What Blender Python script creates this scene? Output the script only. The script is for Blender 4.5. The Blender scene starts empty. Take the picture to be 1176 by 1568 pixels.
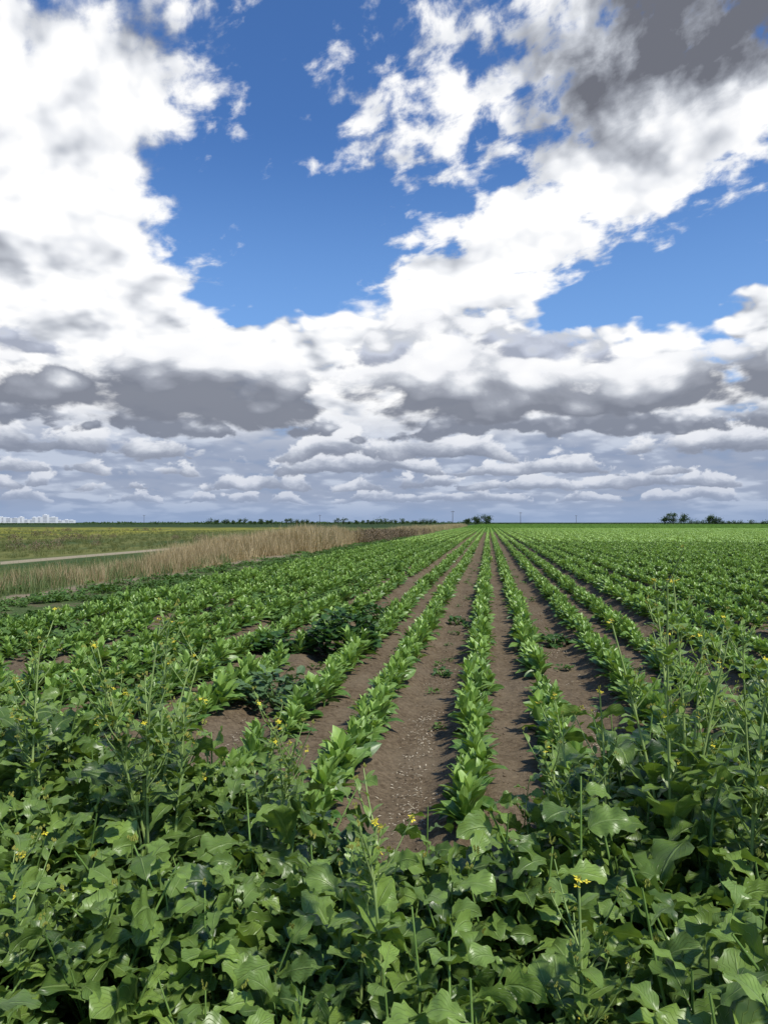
import bpy, math, random
import numpy as np
from mathutils import Vector, Matrix, noise
random.seed(7); rng=np.random.default_rng(11)
R=math.radians
scene=bpy.context.scene
scene.view_settings.view_transform='Standard'; scene.view_settings.look='None'; scene.view_settings.exposure=0

# ------------------------------------------------------------ camera
CAMH=1.85
cam=bpy.data.cameras.new("camera"); co=bpy.data.objects.new("camera",cam); scene.collection.objects.link(co)
cam.sensor_fit='VERTICAL'; cam.sensor_height=24; cam.lens=17.33; cam.clip_start=0.05; cam.clip_end=12000
co.location=(0,0,CAMH); co.rotation_euler=(R(90.8),0,R(8.05)); scene.camera=co

# ------------------------------------------------------------ sun
SUN_EL=54; SUN_AZ=128   # azimuth clockwise from +Y (row direction)
sd=Vector((math.sin(R(SUN_AZ))*math.cos(R(SUN_EL)),math.cos(R(SUN_AZ))*math.cos(R(SUN_EL)),math.sin(R(SUN_EL))))
sun=bpy.data.lights.new("sun",'SUN'); sun.energy=4.2; sun.angle=R(3.5); sun.color=(1,0.955,0.85)
so=bpy.data.objects.new("sun",sun); scene.collection.objects.link(so)
so.rotation_euler=sd.to_track_quat('Z','Y').to_euler(); so.location=(20,-20,40)

# ------------------------------------------------------------ node helper
class NT:
    def __init__(s,tree): s.t=tree
    def n(s,typ,**kw):
        nd=s.t.nodes.new(typ)
        for k,v in kw.items(): setattr(nd,k,v)
        return nd
    def put(s,sock,v):
        if isinstance(v,bpy.types.NodeSocket): s.t.links.new(v,sock)
        elif v is not None:
            if hasattr(sock.default_value,'__len__') and len(sock.default_value)==4 and len(v)==3: v=(*v,1)
            sock.default_value=v
    def m(s,op,a,b=None,c=None,clamp=False):
        nd=s.n('ShaderNodeMath',operation=op,use_clamp=clamp)
        for i,v in enumerate((a,b,c)):
            if v is not None: s.put(nd.inputs[i],v)
        return nd.outputs[0]
    def comb(s,x,y,z):
        nd=s.n('ShaderNodeCombineXYZ')
        for i,v in enumerate((x,y,z)): s.put(nd.inputs[i],v)
        return nd.outputs[0]
    def mr(s,v,a,b,c=0.0,d=1.0,smooth=True):
        nd=s.n('ShaderNodeMapRange',interpolation_type='SMOOTHSTEP' if smooth else 'LINEAR')
        for i,q in enumerate((v,a,b,c,d)): s.put(nd.inputs[i],q)
        return nd.outputs[0]
    def mix(s,f,a,b,mode='MIX'):
        nd=s.n('ShaderNodeMix',data_type='RGBA',blend_type=mode)
        s.put(nd.inputs[0],f); s.put(nd.inputs[6],a); s.put(nd.inputs[7],b)
        return nd.outputs[2]
    def ramp(s,f,stops):
        nd=s.n('ShaderNodeValToRGB'); s.put(nd.inputs[0],f); cr=nd.color_ramp
        cr.elements[0].position=stops[0][0]; cr.elements[0].color=(*stops[0][1],1)
        cr.elements[1].position=stops[-1][0]; cr.elements[1].color=(*stops[-1][1],1)
        for p_,c_ in stops[1:-1]:
            e=cr.elements.new(p_); e.color=(*c_,1)
        return nd.outputs[0]
    def noise(s,vec,scale,detail=4,rough=.5,dist=0,color=False,dim='3D'):
        nd=s.n('ShaderNodeTexNoise',noise_dimensions=dim)
        if vec is not None: s.put(nd.inputs['Vector'],vec)
        s.put(nd.inputs['Scale'],scale); s.put(nd.inputs['Detail'],detail); s.put(nd.inputs['Roughness'],rough); s.put(nd.inputs['Distortion'],dist)
        return nd.outputs[1] if color else nd.outputs[0]

# ------------------------------------------------------------ world sky
w=bpy.data.worlds.new("World"); scene.world=w; w.use_nodes=True; w.name="sky"
w.cycles.sampling_method='NONE'
T=NT(w.node_tree); w.node_tree.nodes.clear()
ST=0.1
sky=T.n('ShaderNodeTexSky',sky_type='NISHITA',sun_disc=False,sun_elevation=R(SUN_EL),sun_rotation=R(SUN_AZ))
tc=T.n('ShaderNodeTexCoord'); sp=T.n('ShaderNodeSeparateXYZ'); T.put(sp.inputs[0],tc.outputs['Generated'])
x,y,z=sp.outputs
zc=T.m('MAXIMUM',z,0.0)
azr=T.m('ARCTAN2',x,y)
az=T.m('MULTIPLY',azr,57.2958)      # degrees
el=T.m('MULTIPLY',T.m('ARCSINE',zc),57.2958)
lg=T.m('LOGARITHM',T.m('ADD',zc,0.16),2.71828)
px=T.m('MULTIPLY',azr,3.2); py=T.m('MULTIPLY',lg,2.6)
P=T.comb(px,py,0.0)
wn=T.noise(P,1.6,4,.6,0,True,'2D')
wv=T.n('ShaderNodeVectorMath',operation='MULTIPLY_ADD'); T.put(wv.inputs[0],wn); wv.inputs[1].default_value=(9,6.0,0); T.put(wv.inputs[2],T.comb(T.m('SUBTRACT',az,4.5),T.m('SUBTRACT',el,3.0),0.0))
CH=T.n('ShaderNodeVectorMath',operation='MULTIPLY'); T.put(CH.inputs[0],wv.outputs[0]); CH.inputs[1].default_value=(1,1,0)
CHV=CH.outputs[0]
elw=T.n('ShaderNodeSeparateXYZ'); T.put(elw.inputs[0],CHV); elw=elw.outputs[1]
def total(lst,base):
    r=base
    for a0,e0,ra,re,rot,amp in lst:
        mp=T.n('ShaderNodeMapping',vector_type='TEXTURE'); T.put(mp.inputs[0],CHV)
        mp.inputs['Location'].default_value=(a0,e0,0); mp.inputs['Rotation'].default_value=(0,0,R(rot)); mp.inputs['Scale'].default_value=(ra,re,1)
        d=T.n('ShaderNodeVectorMath',operation='DOT_PRODUCT'); T.put(d.inputs[0],mp.outputs[0]); T.put(d.inputs[1],mp.outputs[0])
        r=T.m('MULTIPLY_ADD',T.m('POWER',0.36788,d.outputs['Value']),amp,r)
    return r
base=T.mr(elw,12.5,16.5,0.60,-0.40)
cover=total([(-34,21,10,10,0,1.20),(-37,30,13,6,0,.80),(-25,30,7,4.5,15,.45),(-28,17.5,6,5,0,.9),
   (-15.0,20.5,6.5,4.2,0,-.80),(-18.5,26,4.5,3.6,0,-.55),(-15,32,3.0,4,0,-.45),
   (-10.0,26.3,7.5,2.4,8,.85),(-4,34,10,3.0,15,.66),(-3,29.5,7,2.4,10,.62),
   (5,22,15,4.0,22,1.20),(-1,18.5,7,3.4,10,1.05),(15,26.5,10,3,10,1.10),
   (13,32,11.5,5.5,0,1.6),
   (10.5,15.8,7,1.9,8,-.80),(17,12.8,3.2,1.8,0,-.95),(19,14.3,3.4,2.0,0,1.3),(14.5,18.5,7,1.4,12,-.5)],base)
grey=total([(13.5,31.5,10,4.4,-4,1.40),(6,29.5,5,1.8,20,.25),(-31,23.0,6,1.3,0,.24),(-30,31.5,9,2.0,0,.26),(-31,16.8,6,1.2,0,.26),(19,13.0,3,.8,0,.7)],0.0)
nA=T.noise(P,2.6,7,.55,.2,dim='2D')
vo=T.n('ShaderNodeTexVoronoi',feature='SMOOTH_F1',voronoi_dimensions='2D'); T.put(vo.inputs['Vector'],P); vo.inputs['Scale'].default_value=6.5; vo.inputs['Detail'].default_value=1.5; vo.inputs['Roughness'].default_value=.55; vo.inputs['Smoothness'].default_value=.5
bil=T.m('SUBTRACT',.5,vo.outputs['Distance'])
nA=T.m('MULTIPLY_ADD',bil,.28,nA)
def shift(dx,dy):
    o_=T.n('ShaderNodeVectorMath',operation='ADD'); T.put(o_.inputs[0],P); o_.inputs[1].default_value=(dx,dy,0); return o_.outputs[0]
s0=T.noise(P,2.6,3.2,.5,.2,dim='2D'); s1=T.noise(shift(.04,.15),2.6,3.2,.5,.2,dim='2D')
off2=T.comb(T.m('ADD',px,3.1),T.m('MULTIPLY_ADD',px,-.30,T.m('MULTIPLY',py,1.5)),0.0)
nS=T.noise(off2,5.2,7,.58,.15,dim='2D')
hi=T.mr(el,15.0,19.0,0.0,1.0)
hi=T.m('MULTIPLY',hi,T.mr(az,-27.0,-20.0,.35,1.0))
def lerp(f,a,b): return T.m('MULTIPLY_ADD',T.m('SUBTRACT',b,a),f,a)
nmixA=T.m('MULTIPLY',T.m('SUBTRACT',nA,.54),1.8)
nmixS=T.m('MULTIPLY_ADD',T.m('SUBTRACT',nS,.5),3.0,T.m('MULTIPLY',T.m('SUBTRACT',nA,.54),1.2))
dens=T.m('ADD',cover,lerp(hi,nmixA,nmixS))
alpha=T.mr(dens,-0.18,T.m('MULTIPLY_ADD',hi,.45,.26))
dif=T.m('MULTIPLY',T.m('SUBTRACT',s1,s0),T.m('MULTIPLY_ADD',hi,-.4,1.45))
fineb=T.m('MULTIPLY',bil,-.30)
gn=T.m('MULTIPLY_ADD',nS,1.2,.10)
shade=T.m('ADD',T.m('ADD',dif,fineb),T.m('MULTIPLY_ADD',grey,gn,T.mr(dens,0.0,0.45,.20,0.06)))
col=T.ramp(shade,[(0.12,(1.04,1.04,1.04)),(.28,(.86,.88,.92)),(.50,(.54,.57,.63)),(.78,(.28,.30,.35)),(1.0,(.16,.17,.205))])
skc=T.mix(1.0,sky.outputs[0],(.58,.97,1.50),'MULTIPLY')
skc=T.mix(T.mr(el,9.0,29.0,.55,0.02),skc,(.27/ST,.50/ST,.90/ST))
cl=T.mix(1.0,col,(1/ST,1/ST,1/ST),'MULTIPLY')
fin=T.mix(alpha,skc,cl)
# pale hazy back layer low down
bk=T.mix(T.mr(nA,.42,.62),(.28/ST,.345/ST,.49/ST),(.48/ST,.55/ST,.69/ST))
fin=T.mix(T.mr(el,5.0,10.0,.92,0.0),fin,bk)
# ranks of flat-based cumulus, far to near
def rank(prev,e0,h,cov,haze,o_,lim=None,wob=1.6,ax=.62,dk=1.0,bill=True):
    sx=1/(h*1.15)
    vec=T.comb(T.m('MULTIPLY_ADD',az,sx*ax,o_),T.m('MULTIPLY_ADD',el,sx*1.05,o_*1.7),0.0)
    n_=T.noise(vec,1.0,6 if bill else 5,.56,.15,dim='2D')
    if bill:
        vb=T.n('ShaderNodeTexVoronoi',feature='SMOOTH_F1',voronoi_dimensions='2D'); T.put(vb.inputs['Vector'],vec); vb.inputs['Scale'].default_value=2.5; vb.inputs['Detail'].default_value=1.0; vb.inputs['Smoothness'].default_value=.45
        bl=T.m('SUBTRACT',.45,vb.outputs['Distance'])
    else: bl=.12
    wb=T.noise(T.comb(T.m('MULTIPLY_ADD',az,sx*.26,o_*3.1),T.m('MULTIPLY_ADD',el,sx*.2,o_),0.0),1.0,1.5,.5,dim='2D')
    v=T.m('DIVIDE',T.m('SUBTRACT',el,T.m('MULTIPLY_ADD',wb,h*wob,e0-h*wob*.5)),h)
    pen=T.m('MULTIPLY_ADD',T.m('MAXIMUM',T.m('MULTIPLY',v,-1.0),0.0),3.2,T.m('POWER',T.m('MAXIMUM',v,0.0),1.5))
    d=T.m('SUBTRACT',T.m('MULTIPLY_ADD',T.m('SUBTRACT',n_,.5),3.2,T.m('MULTIPLY_ADD',wb,3.0,T.m('MULTIPLY_ADD',bl,.7,cov-1.5))),pen)
    if lim is not None: d=T.m('SUBTRACT',d,lim)
    a_=T.mr(d,0.0,.38)
    t_=T.m('ADD',T.m('MULTIPLY',v,1.05),T.m('MULTIPLY_ADD',T.m('SUBTRACT',n_,.46),1.3,T.m('MULTIPLY',bl,.6)))
    t_=T.m('ADD',t_,T.mr(d,.0,.4,.25,.0))
    c_=T.ramp(t_,[(0.0,(.21*dk,.23*dk,.285*dk)),(.25,(.33*dk,.355*dk,.42*dk)),(.44,(.60,.63,.69)),(.62,(.93,.94,.97)),(1.0,(1.05,1.05,1.05))])
    c_=T.mix(haze,c_,(.37,.44,.60))
    return T.mix(T.m('MULTIPLY',a_,.97),prev,T.mix(1.0,c_,(1/ST,1/ST,1/ST),'MULTIPLY'))
rightgap=T.mr(az,10.0,16.0,0.0,.6)
for (e0,h,cv,hz_,o_) in [(1.6,.8,.40,.58,1.3),(2.6,1.2,.40,.45,13.1),(3.8,1.5,.45,.35,19.9),(5.2,2.0,.55,.25,27.3)]:
    fin=rank(fin,e0,h,cv,hz_,o_,bill=False)
fin=rank(fin,7.0,2.6,.80,.15,63.7,None,1.6,.62,.95)
fin=rank(fin,12.0,4.2,.50,.02,71.2,rightgap,.8,.55,1.75)
fin=rank(fin,9.0,4.8,1.05,.02,48.5,rightgap,.6,.55,1.0)
fin=T.mix(T.mr(el,0.0,2.4,.85,0.0),fin,(.29/ST,.39/ST,.59/ST))
bg=T.n('ShaderNodeBackground'); T.put(bg.inputs[0],fin); bg.inputs[1].default_value=ST
ow=T.n('ShaderNodeOutputWorld'); T.put(ow.inputs[0],bg.outputs[0])

# ------------------------------------------------------------ materials
def new_mat(name):
    m=bpy.data.materials.new(name); m.use_nodes=True; m.node_tree.nodes.clear(); return m,NT(m.node_tree)
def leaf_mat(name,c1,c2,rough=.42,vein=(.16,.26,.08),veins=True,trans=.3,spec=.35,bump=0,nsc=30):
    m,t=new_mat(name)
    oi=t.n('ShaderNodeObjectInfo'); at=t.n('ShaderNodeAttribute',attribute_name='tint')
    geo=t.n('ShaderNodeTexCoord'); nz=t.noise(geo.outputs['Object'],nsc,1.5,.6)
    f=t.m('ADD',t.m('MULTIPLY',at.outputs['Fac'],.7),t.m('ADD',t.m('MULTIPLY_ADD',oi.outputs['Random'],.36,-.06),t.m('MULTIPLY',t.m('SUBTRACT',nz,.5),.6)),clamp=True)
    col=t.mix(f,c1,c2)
    if veins:
        uv=t.n('ShaderNodeUVMap',uv_map='UVMap'); s=t.n('ShaderNodeSeparateXYZ'); t.put(s.inputs[0],uv.outputs[0])
        au=t.m('ABSOLUTE',t.m('SUBTRACT',s.outputs[0],.5))
        mid=t.mr(au,.012,.05,1,0)
        ph=t.m('SUBTRACT',t.m('MULTIPLY',s.outputs[1],9.0),t.m('MULTIPLY',au,7.0))
        fr=t.m('ABSOLUTE',t.m('SUBTRACT',t.m('FRACT',ph),.5))
        sv=t.mr(fr,.0,.09,1,0)
        vv=t.m('MAXIMUM',mid,t.m('MULTIPLY',sv,.55))
        col=t.mix(t.m('MULTIPLY',vv,.6),col,vein)
    b=t.n('ShaderNodeBsdfPrincipled'); t.put(b.inputs['Base Color'],col); b.inputs['Roughness'].default_value=rough
    b.inputs['Specular IOR Level'].default_value=spec
    if bump>0 and veins:
        hh=t.m('SUBTRACT',t.m('MULTIPLY',t.noise(geo.outputs['Object'],45,0,.5),.9),t.m('MULTIPLY',vv,.6))
        bp=t.n('ShaderNodeBump'); bp.inputs['Strength'].default_value=bump; bp.inputs['Distance'].default_value=.006; t.put(bp.inputs['Height'],hh); t.put(b.inputs['Normal'],bp.outputs[0])
    tr=t.n('ShaderNodeBsdfTranslucent'); t.put(tr.inputs[0],t.mix(1.0,col,(1.35,1.35,.55),'MULTIPLY'))
    mx=t.n('ShaderNodeMixShader'); mx.inputs[0].default_value=trans; t.put(mx.inputs[1],b.outputs[0]); t.put(mx.inputs[2],tr.outputs[0])
    o=t.n('ShaderNodeOutputMaterial'); t.put(o.inputs[0],mx.outputs[0]); return m
def plain_mat(name,c1,c2,scale=8,rough=.8,bump=0):
    m,t=new_mat(name); tcn=t.n('ShaderNodeTexCoord'); nz=t.noise(tcn.outputs['Object'],scale,3,.6)
    oi=t.n('ShaderNodeObjectInfo')
    f=t.m('ADD',t.mr(nz,.35,.65,0,.7),t.m('MULTIPLY',oi.outputs['Random'],.3))
    b=t.n('ShaderNodeBsdfPrincipled'); t.put(b.inputs['Base Color'],t.mix(f,c1,c2)); b.inputs['Roughness'].default_value=rough; b.inputs['Specular IOR Level'].default_value=.2
    if bump:
        bp=t.n('ShaderNodeBump'); bp.inputs['Strength'].default_value=bump; bp.inputs['Distance'].default_value=.01; t.put(bp.inputs['Height'],nz); t.put(b.inputs['Normal'],bp.outputs[0])
    o=t.n('ShaderNodeOutputMaterial'); t.put(o.inputs[0],b.outputs[0]); return m
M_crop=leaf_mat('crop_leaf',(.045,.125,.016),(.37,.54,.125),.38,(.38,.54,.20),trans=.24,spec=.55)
M_cropfar=leaf_mat('crop_leaf_far',(.045,.12,.018),(.18,.31,.06),.6,veins=False,trans=.25,nsc=3,spec=.2)
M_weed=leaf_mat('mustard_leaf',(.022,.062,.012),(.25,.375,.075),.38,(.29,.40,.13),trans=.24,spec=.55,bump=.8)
M_dark=leaf_mat('mallow_leaf',(.022,.07,.015),(.09,.18,.04),.5,(.10,.19,.06),trans=.25)
M_grey=leaf_mat('thistle_leaf',(.06,.12,.04),(.16,.25,.11),.55,(.18,.26,.14),trans=.2)
M_stem=plain_mat('green_stem',(.10,.19,.04),(.20,.31,.08),12,.5)
M_stalk=plain_mat('pale_stalk',(.19,.29,.08),(.33,.42,.15),12,.5)
M_yel=plain_mat('mustard_petal',(.60,.50,.03),(.74,.62,.06),30,.6)
M_bud=plain_mat('flower_bud',(.26,.30,.06),(.42,.40,.10),30,.6)
M_low=leaf_mat('low_weed_leaf',(.04,.095,.02),(.15,.25,.06),.6,veins=False,trans=.25,nsc=6,spec=.25)
M_grass=leaf_mat('meadow_grass_blade',(.075,.115,.035),(.23,.225,.075),.6,veins=False,trans=.3,nsc=2)
M_reed=leaf_mat('dry_reed_blade',(.30,.23,.125),(.60,.48,.29),.7,veins=False,trans=.25,nsc=2)
M_cat=leaf_mat('cattail_blade',(.07,.12,.035),(.20,.24,.09),.6,veins=False,trans=.25,nsc=2)
M_brown=leaf_mat('dry_brush_blade',(.11,.085,.05),(.27,.20,.13),.8,veins=False,trans=.15,nsc=2)
M_tree=leaf_mat('tree_leaf',(.018,.04,.014),(.055,.095,.03),.7,veins=False,trans=.15,nsc=.5,spec=.1)
M_bark=plain_mat('bark',(.05,.038,.028),(.10,.08,.06),4,.9)
M_clod=plain_mat('soil_clod',(.10,.072,.046),(.20,.152,.10),40,.95,.4)
M_straw=plain_mat('straw_bit',(.38,.32,.22),(.62,.54,.40),10,.8)
M_white=plain_mat('pale_concrete',(.66,.67,.69),(.78,.79,.80),.05,.8)
M_glass=plain_mat('dark_window',(.30,.33,.38),(.36,.39,.44),.1,.3)

# ------------------------------------------------------------ mesh builder
class MB:
    def __init__(s): s.v=[];s.f=[];s.uv=[];s.t=[];s.mi=[]
    def face(s,idx,uvs,t,mi): s.f.append(idx); s.uv+=uvs; s.t.append(t); s.mi.append(mi)
    def leaf(s,o,azm,pitch,L,W,prof,curl=1.0,fold=.2,roll=0,nl=6,na=2,tint=.5,mi=0,ruf=0,ph=0,twist=0):
        c=Vector(o); hd=Vector((math.cos(azm),math.sin(azm),0)); sd0=Vector((-math.sin(azm),math.cos(azm),0)); up=Vector((0,0,1))
        b0=len(s.v); ds=L/nl
        for i in range(nl+1):
            t=i/nl; th=pitch-curl*t
            d=hd*math.cos(th)+up*math.sin(th); nrm=up*math.cos(th)-hd*math.sin(th)
            rr=roll+twist*t; sd=sd0*math.cos(rr)+nrm*math.sin(rr); n2=nrm*math.cos(rr)-sd0*math.sin(rr)
            wv=W*prof(t)
            for j in range(-na,na+1):
                q=j/na; a=abs(q)
                off=fold*a*wv+ruf*a*a*math.sin(t*19+ph+(2.1 if q>0 else 0))*W
                s.v.append(c+sd*(q*wv)+n2*off)
            c=c+d*ds
        k=2*na+1
        for i in range(nl):
            for j in range(k-1):
                a=b0+i*k+j
                s.face((a,a+1,a+k+1,a+k),[(j/(k-1),i/nl),((j+1)/(k-1),i/nl),((j+1)/(k-1),(i+1)/nl),(j/(k-1),(i+1)/nl)],tint,mi)
        return c
    def tube(s,pts,r0,r1,n=5,mi=1,tint=.5):
        b0=len(s.v); m=len(pts)
        for i,p in enumerate(pts):
            p=Vector(p); d=(Vector(pts[min(i+1,m-1)])-Vector(pts[max(i-1,0)])).normalized()
            a=d.orthogonal().normalized() if abs(d.z)<.5 else d.cross(Vector((0,1,0))).normalized(); b=d.cross(a); r=r0+(r1-r0)*i/(m-1)
            for k in range(n):
                an=2*math.pi*k/n; s.v.append(p+a*(r*math.cos(an))+b*(r*math.sin(an)))
        for i in range(m-1):
            for k in range(n):
                a=b0+i*n+k; b=b0+i*n+(k+1)%n
                s.face((a,b,b+n,a+n),[(0,0),(.1,0),(.1,1),(0,1)],tint,mi)
    def quad(s,c,u,v,tint,mi):
        c=Vector(c);u=Vector(u);v=Vector(v);b=len(s.v)
        s.v+=[c-u,c-v,c+u,c+v]; s.face((b,b+1,b+2,b+3),[(0,0),(1,0),(1,1),(0,1)],tint,mi)
    def box(s,lo,hi,mi=0):
        b=len(s.v); x0,y0,z0=lo;x1,y1,z1=hi
        s.v+=[Vector(p) for p in [(x0,y0,z0),(x1,y0,z0),(x1,y1,z0),(x0,y1,z0),(x0,y0,z1),(x1,y0,z1),(x1,y1,z1),(x0,y1,z1)]]
        for f in [(0,1,5,4),(1,2,6,5),(2,3,7,6),(3,0,4,7),(4,5,6,7),(3,2,1,0)]: s.face(tuple(b+i for i in f),[(0,0),(1,0),(1,1),(0,1)],.5,mi)
    def obj(s,name,mats,smooth=True,coll=None,loc=None):
        me=bpy.data.meshes.new(name); me.from_pydata([tuple(v) for v in s.v],[],s.f)
        for m in mats: me.materials.append(m)
        me.polygons.foreach_set('material_index',s.mi)
        if smooth: me.polygons.foreach_set('use_smooth',[True]*len(s.f))
        uvl=me.uv_layers.new(name='UVMap'); uvl.data.foreach_set('uv',[c for p in s.uv for c in p])
        a=me.attributes.new('tint','FLOAT','FACE'); a.data.foreach_set('value',s.t)
        me.update(); o=bpy.data.objects.new(name,me)
        (coll or scene.collection).objects.link(o)
        if loc: o.location=loc
        return o

lance=lambda t: max(.02,math.sin(math.pi*min(1,t**.85))**.85) if t<1 else 0.0
def lance_p(t):
    if t<.12: return .12
    q=(t-.12)/.88
    return max(0,math.sin(math.pi*q**.76))**.85+.01
def mustard_prof(k):
    def f(t):
        if t<.16: return .035
        q=(t-.16)/.84
        env=.42*math.exp(-((q-.10)/.08)**2)+.60*math.exp(-((q-.30)/.085)**2)+1.0*max(0,math.sin(math.pi*min(1,max(0,(q-.36)/.64))**.75))**.7
        env*=1+.16*math.sin(q*44+k)+.08*math.sin(q*80+2*k)
        return max(.035,env) if t<.999 else 0.0
    return f
def broad_prof(k):
    def f(t):
        if t<.2: return .04
        q=(t-.2)/.8
        env=max(0,math.sin(math.pi*q**.62))**.75*(1+.15*math.sin(q*38+k)+.06*math.sin(q*90+k))
        return max(.03,env) if t<.999 else 0
    return f
def flower(mb,c,n,mi_y,mi_b,sz=.0065,spread=.010,buds=4):
    for i in range(n):
        p=Vector(c)+Vector((random.gauss(0,spread),random.gauss(0,spread),random.gauss(0,spread*.8)))
        a=random.random()*3.14; tl=Vector((random.gauss(0,.4),random.gauss(0,.4),1)).normalized()
        u=tl.orthogonal().normalized(); v=tl.cross(u)
        for q in range(4):
            an=a+q*math.pi/2; d=u*math.cos(an)+v*math.sin(an); sdv=tl.cross(d)
            mb.quad(p+d*sz*.9,d*sz*.85,sdv*sz*.55,.5,mi_y)
    for i in range(buds):
        p=Vector(c)+Vector((random.gauss(0,spread*.5),random.gauss(0,spread*.5),spread*.6+random.random()*spread))
        mb.quad(p,Vector((0,0,.006)),Vector((.003,0.002,0)),.5,mi_b); mb.quad(p,Vector((0,0,.006)),Vector((-.002,0.003,0)),.5,mi_b)

def source_coll(name): return bpy.data.collections.new(name)   # instanced source, never linked to the scene

# crop plants
C_crop=source_coll('crop_plants')
for k in range(8):
    mb=MB(); n=18
    H=random.uniform(.12,.18)
    for i in range(n):
        f=i/(n-1); a=i*2.39996+random.gauss(0,.35)
        L=random.uniform(.17,.22)*(1-.42*f); p=R(34+46*f)+random.gauss(0,.18)
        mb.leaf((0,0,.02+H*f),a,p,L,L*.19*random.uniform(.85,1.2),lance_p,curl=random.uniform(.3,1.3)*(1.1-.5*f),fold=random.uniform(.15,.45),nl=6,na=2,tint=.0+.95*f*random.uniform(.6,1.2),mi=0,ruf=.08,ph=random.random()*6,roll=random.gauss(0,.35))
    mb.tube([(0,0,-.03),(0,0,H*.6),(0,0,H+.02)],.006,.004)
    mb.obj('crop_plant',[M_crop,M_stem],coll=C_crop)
def row_seg(coll,name,length,step,nleaf,size,mat):
    mb=MB()
    yy=0
    while yy<length:
        for i in range(nleaf):
            a=random.random()*6.28; f=random.random()
            L=random.uniform(.8,1.2)*size
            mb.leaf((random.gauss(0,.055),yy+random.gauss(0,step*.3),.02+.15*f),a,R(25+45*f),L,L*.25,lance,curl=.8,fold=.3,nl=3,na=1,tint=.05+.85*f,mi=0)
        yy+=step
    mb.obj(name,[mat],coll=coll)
C_mid=source_coll('crop_row_segments')
for k in range(5): row_seg(C_mid,'crop_row_segment',3.0,.12,10,.17,M_crop)
C_far=source_coll('crop_row_far_segments')
for k in range(3): row_seg(C_far,'crop_row_far_segment',10.0,.2,6,.26,M_cropfar)
# mustard weeds
C_weed=source_coll('mustard_weeds')
for k in range(12):
    mb=MB(); H=random.uniform(.38,.70); n=44
    lean=Vector((random.gauss(0,.07),random.gauss(0,.07),0))
    stems=[]
    for b in range(4):
        a=random.random()*6.28; sp_=0 if b==0 else random.uniform(.10,.22); hh=H*(1 if b==0 else random.uniform(.7,1.0))
        pts=[Vector((math.cos(a)*sp_*t,math.sin(a)*sp_*t,hh*t))+lean*t*t+Vector((random.gauss(0,.008),random.gauss(0,.008),0)) for t in [0,.25,.5,.75,1]]
        mb.tube(pts,.0055,.002,6,1); stems.append((pts,hh))
    for i in range(n):
        pts,hh=stems[i%4 if i>6 else 0]; f=(i+.5)/n; t=min(.999,.1+.9*f**.85); q=t*4; ii=int(q); p=pts[ii].lerp(pts[ii+1],q-ii)
        a=i*2.39996+random.gauss(0,.35)
        L=random.uniform(.18,.31)*(1-.66*f)
        pr=mustard_prof(random.random()*6) if random.random()<.65 else broad_prof(random.random()*6)
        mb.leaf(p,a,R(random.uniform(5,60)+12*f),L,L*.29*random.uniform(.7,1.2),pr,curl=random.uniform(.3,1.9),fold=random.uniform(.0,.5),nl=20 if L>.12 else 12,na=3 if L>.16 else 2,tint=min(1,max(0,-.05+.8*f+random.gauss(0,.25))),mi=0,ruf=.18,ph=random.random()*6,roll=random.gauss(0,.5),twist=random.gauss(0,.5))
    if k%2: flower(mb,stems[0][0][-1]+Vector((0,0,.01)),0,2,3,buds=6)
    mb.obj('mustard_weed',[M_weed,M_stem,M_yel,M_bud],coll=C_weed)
C_low=source_coll('low_weeds')
for k in range(6):
    mb=MB()
    for i in range(30):
        a=random.random()*6.28; L=random.uniform(.05,.11)
        mb.leaf((random.gauss(0,.07),random.gauss(0,.07),random.uniform(0,.07)),a,R(random.uniform(10,65)),L,L*.3,broad_prof(i),curl=random.uniform(.4,1.2),fold=.2,nl=5,na=1,tint=random.random(),mi=0)
    mb.obj('low_weed',[M_low],coll=C_low)
def tuft(coll,name,n,h,wd,spr,mat,curl):
    mb=MB()
    for i in range(n):
        a=random.random()*6.28; L=h*random.uniform(.5,1.1)
        mb.leaf((random.gauss(0,spr),random.gauss(0,spr),0),a,R(random.uniform(66,89)),L,wd,lambda t:max(0,1-t*t),curl=random.uniform(.1,curl),fold=.2,nl=4,na=1,tint=random.random(),mi=0)
    return mb.obj(name,[mat],coll=coll)
C_grass=source_coll('meadow_grass')
for k in range(5): tuft(C_grass,'grass_tuft',34,.42,.007,.12,M_grass,1.0)
C_reed=source_coll('dry_reeds')
for k in range(6): tuft(C_reed,'reed_tuft',44,1.0,.009,.15,M_reed,.7)
C_cat=source_coll('green_cattails')
for k in range(3): tuft(C_cat,'cattail_tuft',22,.6,.009,.16,M_cat,.7)
C_brown=source_coll('dry_brush')
for k in range(4):
    mb=MB()
    for i in range(170):
        a=random.random()*6.28; rr=random.random()**.5*.8; hh=random.random()**.7*(1.0-.5*rr)
        L=random.uniform(.15,.35)
        mb.leaf((math.cos(a)*rr,math.sin(a)*rr,hh),random.random()*6.28,R(random.uniform(10,85)),L,.03,lance,curl=.5,nl=3,na=1,tint=random.random())
    mb.obj('brush_clump',[M_brown],coll=C_brown)
C_clod=source_coll('soil_clods')
import bmesh
for k in range(5):
    bm=bmesh.new(); bmesh.ops.create_icosphere(bm,subdivisions=2,radius=.5)
    for v in bm.verts:
        n_=noise.noise(v.co*2.2+Vector((k*7,0,0)))*.45+noise.noise(v.co*6+Vector((k*3,1,0)))*.2
        v.co*=1+n_; v.co.z*=.6
    me=bpy.data.meshes.new('soil_clod'); bm.to_mesh(me); bm.free(); me.materials.append(M_clod)
    C_clod.objects.link(bpy.data.objects.new('soil_clod',me))
C_straw=source_coll('straw_bits')
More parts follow.
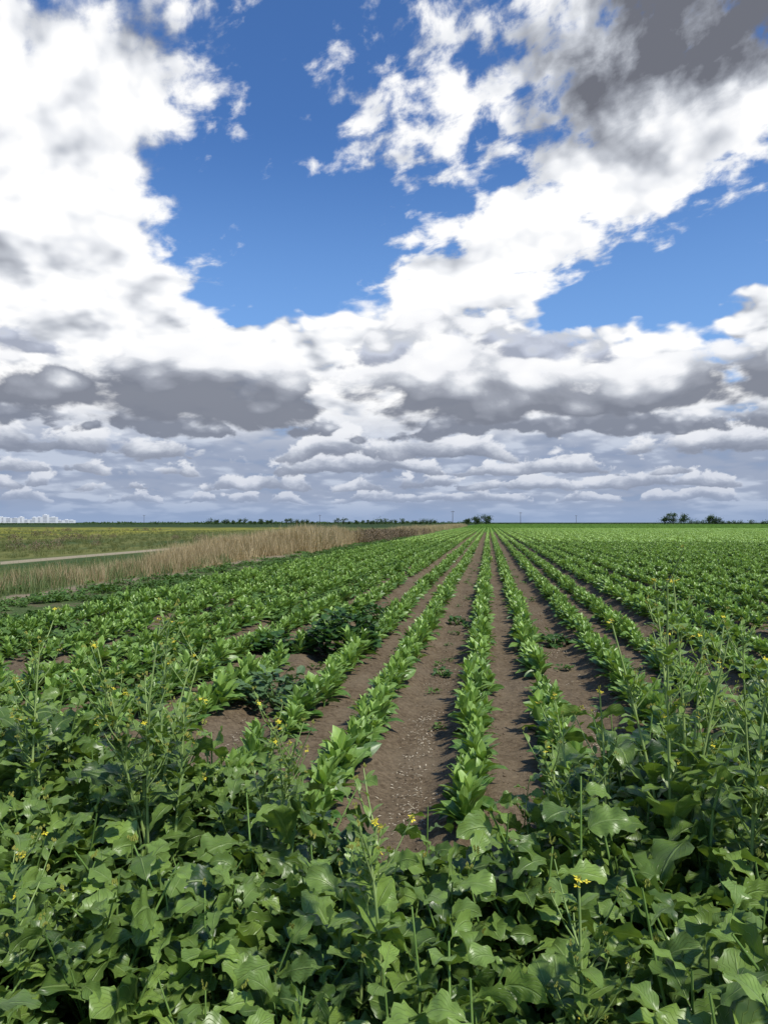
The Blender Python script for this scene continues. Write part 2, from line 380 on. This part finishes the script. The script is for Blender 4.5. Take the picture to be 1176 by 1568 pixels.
for k in range(5):
    mb=MB()
    for i in range(4):
        a=random.random()*6.28; mb.leaf((random.gauss(0,.035),random.gauss(0,.05),.006),a,R(random.uniform(-5,20)),random.uniform(.012,.04),random.uniform(.002,.005),lance,curl=.4,nl=2,na=1)
    mb.obj('straw_bit',[M_straw],coll=C_straw)

# ------------------------------------------------------------ scatter
def scatter(name,coll,pts,rz,scl,tilt=None):
    N=len(pts); me=bpy.data.meshes.new(name); me.vertices.add(N)
    me.vertices.foreach_set('co',np.asarray(pts,dtype=np.float32).ravel())
    rot=np.zeros((N,3),dtype=np.float32); rot[:,2]=rz
    if tilt is not None: rot[:,:2]=rng.normal(0,tilt,(N,2))
    a=me.attributes.new('rot','FLOAT_VECTOR','POINT'); a.data.foreach_set('vector',rot.ravel())
    sc=np.asarray(scl,dtype=np.float32)
    if sc.ndim==1: sc=np.repeat(sc[:,None],3,axis=1)
    a=me.attributes.new('scl','FLOAT_VECTOR','POINT'); a.data.foreach_set('vector',sc.ravel())
    a=me.attributes.new('idx','INT','POINT'); a.data.foreach_set('value',rng.integers(0,len(coll.objects),N).astype(np.int32))
    o=bpy.data.objects.new(name,me); scene.collection.objects.link(o)
    g=bpy.data.node_groups.new(name+'_gn','GeometryNodeTree')
    g.interface.new_socket('Geometry',in_out='INPUT',socket_type='NodeSocketGeometry'); g.interface.new_socket('Geometry',in_out='OUTPUT',socket_type='NodeSocketGeometry')
    gi=g.nodes.new('NodeGroupInput'); go=g.nodes.new('NodeGroupOutput'); iop=g.nodes.new('GeometryNodeInstanceOnPoints')
    ci=g.nodes.new('GeometryNodeCollectionInfo'); ci.inputs['Collection'].default_value=coll; ci.inputs['Separate Children'].default_value=True; ci.inputs['Reset Children'].default_value=True
    def na(nm,dt):
        q=g.nodes.new('GeometryNodeInputNamedAttribute'); q.data_type=dt; q.inputs['Name'].default_value=nm; return q.outputs[0]
    L=g.links.new
    L(gi.outputs[0],iop.inputs['Points']); L(ci.outputs[0],iop.inputs['Instance']); iop.inputs['Pick Instance'].default_value=True
    L(na('idx','INT'),iop.inputs['Instance Index'])
    e2r=g.nodes.new('FunctionNodeEulerToRotation'); L(na('rot','FLOAT_VECTOR'),e2r.inputs[0]); L(e2r.outputs[0],iop.inputs['Rotation'])
    L(na('scl','FLOAT_VECTOR'),iop.inputs['Scale']); L(iop.outputs[0],go.inputs[0])
    md=o.modifiers.new('scatter','NODES'); md.node_group=g
    return o

# ------------------------------------------------------------ ground
BED=1.52; C0=0.20; HALF=0.325; LEFT=-7.6
def sstep(a,b,v): 
    t=min(1,max(0,(v-a)/(b-a))); return t*t*(3-2*t)
def gh(X,Y,fine=True):
    h=0
    d=abs((X-C0+BED/2)%BED-BED/2)
    m=sstep(LEFT-.6,LEFT+.4,X)*sstep(2.5,4.5,Y)*(1-sstep(60,110,Y))
    if m>0: h+=m*(.085*(1-sstep(.40,.64,d)) -.018*(1-sstep(.0,.16,d)))
    dd=abs(X+15.5); h-=.5*(1-sstep(.8,2.2,dd))*sstep(-5,5,Y)*(1-sstep(150,300,Y))
    if fine and Y<45 and abs(X)<16: h+=.014*noise.noise(Vector((X*5,Y*5,0)))+.018*noise.noise(Vector((X*1.3,Y*1.3,3)))+.014*noise.noise(Vector((X*13,Y*13,5)))
    return h
def axis(lo,hi,fl,fh,step,g):
    a=list(np.arange(fl,fh,step)); s=step; v=fh
    while v<hi: a.append(v); s*=g; v+=s
    a.append(hi); s=step; v=fl-step; b=[]
    while v>lo: b.append(v); s*=g; v-=s
    b.append(lo); return b[::-1]+a
xs=axis(-6000,6000,-4.2,5.0,.04,1.045); ys=axis(-400,8000,3.2,13,.045,1.035)
V=[(X,Y,gh(X,Y)) for Y in ys for X in xs]; nx=len(xs)
F=[(j*nx+i,j*nx+i+1,(j+1)*nx+i+1,(j+1)*nx+i) for j in range(len(ys)-1) for i in range(nx-1)]
me=bpy.data.meshes.new('ground'); me.from_pydata(V,[],F); me.polygons.foreach_set('use_smooth',[True]*len(F))
gm,t=new_mat('field_soil_and_meadow'); me.materials.append(gm)
go_=bpy.data.objects.new('ground',me); scene.collection.objects.link(go_)
ge=t.n('ShaderNodeNewGeometry'); s=t.n('ShaderNodeSeparateXYZ'); t.put(s.inputs[0],ge.outputs['Position']); GX,GY,_=s.outputs
pos=ge.outputs['Position']
n1=t.noise(pos,1.2,4,.6); n2=t.noise(pos,22,5,.7); n3=t.noise(pos,.12,4,.6); n4=t.noise(pos,70,2,.6)
mpn=t.n('ShaderNodeMapping'); t.put(mpn.inputs[0],pos); mpn.inputs['Scale'].default_value=(.14,.02,1); n5=t.noise(mpn.outputs[0],1,4,.6)
soil=t.mix(t.mr(n2,.33,.67),(.084,.060,.037),(.180,.135,.086)); soil=t.mix(t.mr(n1,.4,.7,0,.5),soil,(.205,.16,.106))
soil=t.mix(t.mr(n4,.62,.72,0,.5),soil,(.29,.23,.155))
verge=t.mix(t.mr(n2,.35,.65),(.045,.075,.022),(.10,.135,.05)); verge=t.mix(t.mr(n1,.48,.60,0,.8),verge,(.135,.11,.065))
mead=t.mix(t.mr(n5,.38,.60),(.05,.085,.028),(.155,.16,.05)); mead=t.mix(t.mr(n1,.5,.7,0,.6),mead,(.145,.13,.06))
mead=t.mix(t.m('MULTIPLY',t.mr(n3,.44,.56),t.mr(GX,-70,-40,.9,0)),mead,(.30,.28,.04))
dark=t.mix(n3,(.02,.045,.015),(.05,.075,.03))
green=t.mix(t.mr(n3,.3,.7),(.075,.165,.03),(.10,.21,.04))
GXw=t.m('ADD',GX,t.m('MULTIPLY',t.m('SUBTRACT',n1,.5),2.2))
c=t.mix(t.mr(GXw,-8.2,-7.4,1,0),soil,verge)
c=t.mix(t.m('MULTIPLY',t.mr(GXw,-12.3,-11.6,0,1),t.mr(GXw,-11.2,-10.4,1,0)),c,(.25,.20,.135))
c=t.mix(t.mr(GXw,-14.6,-14.0,1,0),c,mead)
c=t.mix(t.m('MULTIPLY',t.mr(GX,-22.9,-22.5,0,1),t.mr(GX,-21.4,-20.9,1,0)),c,(.32,.27,.18))
c=t.mix(t.m('MULTIPLY',t.mr(GY,120,160,0,1),t.mr(GX,-30,-8,0,1)),c,green)
c=t.mix(t.m('MULTIPLY',t.mr(GY,200,300,0,1),t.mr(GX,-14,-10,1,0)),c,dark)
c=t.mix(t.mr(GY,660,670,0,1),c,dark)
b=t.n('ShaderNodeBsdfPrincipled'); t.put(b.inputs['Base Color'],c); b.inputs['Roughness'].default_value=.95; b.inputs['Specular IOR Level'].default_value=.05
bp=t.n('ShaderNodeBump'); bp.inputs['Strength'].default_value=.8; bp.inputs['Distance'].default_value=.02; t.put(bp.inputs['Height'],t.m('ADD',n2,t.m('MULTIPLY',n4,.5))); t.put(b.inputs['Normal'],bp.outputs[0])
o=t.n('ShaderNodeOutputMaterial'); t.put(o.inputs[0],b.outputs[0])

# ------------------------------------------------------------ crop rows
kmin=int(math.ceil((LEFT-C0)/BED))
rows=[]
for k in range(kmin,260):
    for s_ in (-1,1): rows.append(C0+k*BED+s_*HALF)
near=[];nsc=[]
for rx in rows:
    yv=4.0+random.random()*.2
    while yv<60:
        if rx<.42*yv+7 and (rx>-.9*yv-3):
            gap=noise.noise(Vector((rx*3,yv*.8,9)))
            if gap>-.46:
                X=rx+random.gauss(0,.04)+.03*noise.noise(Vector((rx,yv*.5,3))); near.append((X,yv,gh(X,yv,False)-.005)); nsc.append(random.uniform(.8,1.3)*(1+.36*noise.noise(Vector((rx*2,yv*.9,2)))))
        yv+=random.uniform(.085,.13)
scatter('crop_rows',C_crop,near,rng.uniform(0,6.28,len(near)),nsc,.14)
mid=[];far=[]
for rx in rows:
    yv=60.0
    while yv<210:
        if rx<.42*yv+8: mid.append((rx,yv,gh(rx,yv,False)))
        yv+=3
    while yv<650:
        if rx<.42*yv+8: far.append((rx,yv,-.02))
        yv+=10
scatter('crop_rows_middle_distance',C_mid,mid,np.zeros(len(mid)),rng.uniform(.95,1.2,len(mid)))
sf=np.ones((len(far),3)); sf[:,0]=1.4; sf[:,2]=rng.uniform(.85,1.1,len(far))
scatter('crop_rows_far',C_far,far,np.zeros(len(far)),sf)

# ------------------------------------------------------------ weeds
def edgeY(X):
    pts=[(-6,6.4),(-3.6,5.0),(-2.4,4.4),(-1.3,3.95),(-.8,3.6),(-.35,3.2),(.3,3.65),(.8,4.1),(1.4,4.7),(2.6,5.6),(6,6.4)]
    for (a,b),(c_,d) in zip(pts,pts[1:]):
        if a<=X<=c_: return b+(d-b)*(X-a)/(c_-a)
    return 5
W=[];WS=[]
tries=0
while len(W)<1100 and tries<60000:
    tries+=1
    X=random.uniform(-5.2,3.8); Y=random.uniform(.75,6.4)
    if Y>edgeY(X)+random.gauss(0,.14): continue
    if any((X-a)**2+(Y-b_)**2<.018 for a,b_,_ in W[-400:]): continue
    s_=random.uniform(.68,1.32)*(1+.4*noise.noise(Vector((X*1.3,Y*1.3,4))))
    s_*= 1.14 if X<-1.0 else (1.40 if X>.6 else 1.04)
    if edgeY(X)-Y<.35: s_*=.74
    W.append((X,Y,gh(X,Y,False)-.02)); WS.append(s_)
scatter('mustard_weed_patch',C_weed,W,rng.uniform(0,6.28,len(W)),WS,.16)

pv=[];sv=[]
for i in range(9000):
    Y=5+95*random.random()**1.6; X=random.uniform(-13.5,-7.6)
    if noise.noise(Vector((X*.7,Y*.5,1)))<-.12: continue
    if -12.2<X<-10.9 and Y<40 and random.random()<.85: continue
    pv.append((X,Y,gh(X,Y,False))); sv.append(random.uniform(.4,1.3))
for i in range(4600):
    Y=5+60*random.random()**1.2; X=C0+BED*random.randint(-5,-2)-BED/2+random.gauss(0,.22)
    if noise.noise(Vector((X*.8,Y*.3,7)))<(-.22 if X<-3.2 else .08): continue
    pv.append((X,Y,gh(X,Y,False))); sv.append(random.uniform(.6,1.7))
for i in range(60):
    Y=5.5+30*random.random(); X=random.choice([-.56,-.56,.96,2.48,-2.05])+random.gauss(0,.1)
    pv.append((X,Y,gh(X,Y,False))); sv.append(random.uniform(.3,.9))
scatter('low_weeds_on_verge',C_low,pv,rng.uniform(0,6.28,len(pv)),sv,.15)

def bush(name,loc,r,h,n,ls,mat,prof,wr=.36):
    mb=MB()
    for i in range(n):
        a=random.random()*6.28; u=random.random()**.5; hh=(random.random()**.6)*h*math.sqrt(max(.05,1-u*u*.8)); rr=u*r
        hh*=1+.25*noise.noise(Vector((math.cos(a)*2,math.sin(a)*2,u*2+r)))
        L=ls*random.uniform(.7,1.25)
        mb.leaf((math.cos(a)*rr*.85,math.sin(a)*rr*.85,hh*.85),a+random.gauss(0,.8),R(random.uniform(5,55)),L,L*wr,prof(random.random()*6),curl=random.uniform(.3,1.3),fold=.15,nl=12,na=2,tint=min(1,.1+.8*hh/h*random.random()),ruf=.08,ph=i,roll=random.gauss(0,.3))
    for i in range(9):
        a=i*.7; mb.tube([(0,0,-.02),(math.cos(a)*r*.3,math.sin(a)*r*.3,h*.4),(math.cos(a)*r*.6,math.sin(a)*r*.6,h*.7)],.010,.004)
    return mb.obj(name,[mat,M_stem],loc=loc)
bush('mallow_bush',(-1.95,9.9,0),.50,.78,420,.14,M_dark,broad_prof,.42)
bush('mallow_bush',(-2.85,9.8,0),.30,.36,160,.13,M_dark,broad_prof,.42)
bush('thistle_weed',(-2.12,7.2,0),.42,.38,320,.15,M_grey,mustard_prof,.26)
bush('mallow_bush',(-2.0,13.2,0),.38,.42,200,.13,M_dark,broad_prof,.42)
bush('mallow_bush',(-4.4,14.5,0),.4,.4,200,.13,M_dark,broad_prof,.42)
bush('mallow_bush',(.97,11.3,0),.22,.22,60,.11,M_dark,broad_prof,.42)
bush('mallow_bush',(-.56,8.9,0),.12,.10,30,.07,M_dark,broad_prof,.42)
bush('mallow_bush',(-.56,13.4,0),.16,.16,40,.09,M_dark,broad_prof,.42)
def tall(loc,H,nb,spread,seed):
    random.seed(seed); mb=MB()
    for b in range(nb):
        a=random.random()*6.28; h=H*(1 if b==0 else random.uniform(.74,1.0)); sp_=spread*random.uniform(.3,1) if b else .03
        bend=random.gauss(0,.04)
        pts=[Vector((math.cos(a)*sp_*t**1.4+bend*math.sin(t*3),math.sin(a)*sp_*t**1.4,h*t)) for t in [i/8 for i in range(9)]]
        mb.tube(pts,.0095,.003,6,1)
        for i in range(26):
            t=random.uniform(.12,.97); q=t*8; ii=min(7,int(q)); p=pts[ii].lerp(pts[ii+1],q-ii)
            L=max(.045,(.25-.21*t))*random.uniform(.75,1.3)
            mb.leaf(p,random.random()*6.28,R(random.uniform(20,65)),L,L*.25,mustard_prof(i) if t<.6 else lance_p,curl=random.uniform(.3,1.2),fold=.2,nl=14,na=2,tint=min(1,.45+.5*t),ruf=.07,ph=i)
        for i in range(9):
            t=random.uniform(.5,.97); q=t*8; ii=min(7,int(q)); p=pts[ii].lerp(pts[ii+1],q-ii); aa=random.random()*6.28; l=random.uniform(.06,.22)
            e_=p+Vector((math.cos(aa)*l*.6,math.sin(aa)*l*.6,l)); mb.tube([p,p.lerp(e_,.5)+Vector((math.cos(aa)*.01,math.sin(aa)*.01,0)),e_],.0032,.0018,4,1)
            if random.random()<.17: flower(mb,e_,random.choice([1,2,3]),2,3,.007)
            else: flower(mb,e_,0,2,3)
            for q2 in range(3):
                mb.leaf(p.lerp(e_,.3+.25*q2),random.random()*6.28,R(50),.045,.010,lance,curl=.6,nl=5,na=1,tint=.9)
        if b%2==0: flower(mb,pts[-1],4,2,3,.007)
    mb.obj('flowering_mustard_plant',[M_weed,M_stalk,M_yel,M_bud],loc=loc)
for i,(l,H,nb,sp_) in enumerate([((-1.42,3.03,0),1.42,7,.36),((.76,3.15,0),1.62,8,.38),((-2.2,3.35,0),1.25,3,.3),((-.92,3.1,0),1.0,3,.2),((.42,3.2,0),1.15,4,.25),((-.34,2.17,0),.97,2,.1),((.24,2.05,0),.90,2,.15),((-1.39,2.05,0),.84,2,.15),((1.25,3.6,0),1.40,5,.35),((-1.75,3.9,0),1.3,2,.3),((.95,2.75,0),1.38,4,.28)]):
    tall(l,H,nb,sp_,100+i)
random.seed(55)

pc=[];sc_=[];ps=[];ss=[]
for i in range(9000):
    Y=4+16*random.random()**1.5; k=random.choice([-1,-1,0,0,1,2]); X=C0+BED*k-BED/2+random.gauss(0,.22) if random.random()<.6 else C0+BED*random.randint(-2,2)+random.gauss(0,.16)
    pc.append((X,Y,gh(X,Y)+.001)); sc_.append(.006+.026*random.random()**4)
for i in range(1000):
    Y=4+15*random.random()**1.2; k=random.choice([-1,0,0,0,1,2]); X=C0+BED*k-BED/2+random.gauss(0,.075)+.05*math.sin(Y*1.7)
    if noise.noise(Vector((X,Y*1.2,k)))<-.1: continue
    ps.append((X,Y,gh(X,Y)+.004)); ss.append(random.uniform(.5,1.2))
scatter('soil_clods_on_furrows',C_clod,pc,rng.uniform(0,6.28,len(pc)),sc_,.4)
scatter('straw_litter',C_straw,ps,rng.uniform(0,6.28,len(ps)),ss,.1)

pr=[];sr=[];pg=[];sg=[];pb=[];sb=[]
for i in range(4200):
    Y=17+48*random.random(); f=sstep(22,48,Y); X=-12.9-.4*f+random.gauss(0,.5+.3*f)+.5*math.sin(Y*.3)
    if random.random()>.35+.65*sstep(24,33,Y): continue
    pr.append((X,Y,-.1)); sr.append(random.uniform(.5,1.1)*(.68+.85*f)*(1+.4*noise.noise(Vector((X*.5,Y*.25,0)))))
for i in range(480):
    Y=15+17*random.random(); X=-13.4+random.gauss(0,1.0); pg.append((X,Y,-.05)); sg.append(random.uniform(.6,1.2))
for i in range(900):
    Y=95+255*random.random(); X=-12.5+random.gauss(0,1.2); pr.append((X,Y,0)); sr.append(random.uniform(1.0,1.6))
for i in range(330):
    Y=64+60*random.random()**1.2; X=-12.8+random.gauss(0,1.2); pb.append((X,Y,-.1)); sb.append(random.uniform(.7,1.2))
scatter('dry_reeds_in_ditch',C_reed,pr,rng.uniform(0,6.28,len(pr)),sr,.10)
scatter('green_cattails_in_ditch',C_cat,pg,rng.uniform(0,6.28,len(pg)),sg,.12)
scatter('dry_brush_along_ditch',C_brown,pb,rng.uniform(0,6.28,len(pb)),sb,.1)
pm=[];sm=[]
for i in range(9000):
    Y=12+150*random.random()**1.3; X=-16.5-.9*Y*random.random()**1.2
    if -23.6<X<-20.0: continue
    sc0=.4 if X>-20.5 else 1
    pm.append((X,Y,0)); sm.append(sc0*random.uniform(.3,.9)*(1+.6*noise.noise(Vector((X*.12,Y*.03,0)))))
scatter('meadow_grass',C_grass,pm,rng.uniform(0,6.28,len(pm)),sm,.1)
pbm=[];sbm=[]
for i in range(150):
    Y=40+150*random.random(); X=-26-.8*Y*random.random()
    if noise.noise(Vector((X*.03,Y*.02,5)))<.0: continue
    pbm.append((X,Y,-.1)); sbm.append(random.uniform(.4,.9))
scatter('dry_meadow_scrub',C_brown,pbm,rng.uniform(0,6.28,len(pbm)),sbm,.1)

# ------------------------------------------------------------ trees and horizon
def pol(azd,D): return (math.sin(R(azd))*D,math.cos(R(azd))*D,0)
def add_tree(mb,base,h,wd,n,ls):
    bx,by,_=base; trunk=h*.3
    mb.tube([(bx,by,-.2),(bx+.1,by,trunk),(bx+random.gauss(0,.3),by,h*.75)],h*.03,h*.008,6,1)
    cl_=[]
    for i in range(9):
        a=random.random()*6.28; rr=random.random()*wd*.36; e_=Vector((bx+math.cos(a)*rr,by+math.sin(a)*rr,h*random.uniform(.25,.88)))
        mb.tube([(bx,by,trunk*.8),((bx+e_.x)/2,(by+e_.y)/2,(trunk*.8+e_.z)/2+.2),e_],h*.012,h*.004,4,1); cl_.append((e_,wd*random.uniform(.16,.28)))
    for i in range(n):
        c_,r_=random.choice(cl_); p=c_+Vector((random.gauss(0,r_*.6),random.gauss(0,r_*.6),random.gauss(0,r_*.42)))
        u=Vector((random.gauss(0,1),random.gauss(0,1),random.gauss(0,1))).normalized(); v=u.orthogonal().normalized()
        mb.quad(p,u*ls,v*ls*.6,min(1,max(0,(p.z/h)*random.random()*1.2)),0)
for azd,D,h,wd in [(-.9,560,6.5,8),(-.2,560,7.5,9),(-1.6,570,4.5,6),(12.7,600,8.5,8),(13.3,600,9.5,9),(14.0,605,8,9),(15.7,610,7,8),(16.1,612,5.5,8)]:
    mb=MB(); add_tree(mb,(0,0,0),h,wd,620,.45); mb.obj('tree',[M_tree,M_bark],smooth=False,loc=pol(azd,D))
mb=MB()
a=-21.2
while a<-4:
    if not(-13.6<a<-12.2):
        if random.random()<.75: p=pol(a+random.gauss(0,.1),690+random.uniform(-20,20)); hh=random.uniform(2.5,6.0); add_tree(mb,p,hh,hh*1.4,130,.5)
    a+=.28
a=13.8
while a<32:
    if random.random()<.8: p=pol(a,640); hh=random.uniform(2.0,4.2); add_tree(mb,p,hh,hh*2,90,.5)
    a+=.35
mb.obj('distant_treeline',[M_tree,M_bark],smooth=False)
mb=MB()
a=-45
while a<34:
    D=720+random.uniform(-20,20); p=pol(a,D); hgt=random.uniform(.8,2.0)*((.6 if a<-30 else 1.3) if a<0 else .7)
    for i in range(26):
        q=Vector((p[0]+random.gauss(0,3),p[1]+random.gauss(0,3),random.random()*hgt)); u=Vector((random.gauss(0,1),random.gauss(0,.5),random.gauss(0,.4))).normalized(); v=u.orthogonal().normalized()
        mb.quad(q,u*.9,v*.5,random.random(),0)
    a+=.22
mb.obj('distant_hedgerow',[M_tree],smooth=False)
for azd,D,h in [(-2.75,420,8.5),(2.4,520,9),(-13.0,600,8),(6.5,650,8),(-26,640,8)]:
    mb=MB(); mb.tube([(0,0,-.3),(0,0,h*.5),(0,0,h)],.17,.11,8,0); mb.box((-1.1,-.06,h-.75),(1.1,.06,h-.6)); 
    for q in (-1,-.4,.4,1): mb.tube([(q,0,h-.6),(q,0,h-.42)],.05,.03,6,0)
    mb.obj('utility_pole',[M_bark],smooth=False,loc=pol(azd,D))
mb=MB(); random.seed(5)
for i in range(17):
    azd=-35.6+i*.29+random.gauss(0,.05); D=2400+(i%4)*25; p=pol(azd,D); wd=random.uniform(11,24); h=random.uniform(9,18)*(1 if i<13 else .7)+(7 if i in (5,9,10) else 0)
    mb.box((p[0]-wd/2,p[1]-6,0),(p[0]+wd/2,p[1]+6,h),0)
    mb.box((p[0]-wd/4,p[1]-3,h),(p[0]+wd/8,p[1]+3,h+1.6),0)
    for zf in np.arange(4,h-2,4.0): mb.box((p[0]-wd/2+.7,p[1]-6.05,zf),(p[0]+wd/2-.7,p[1]-6.0,zf+1.2),1)
mb.obj('city_skyline',[M_white,M_glass],smooth=False)
print('PTS',len(near),len(mid),len(far),len(W),len(pv),len(V))
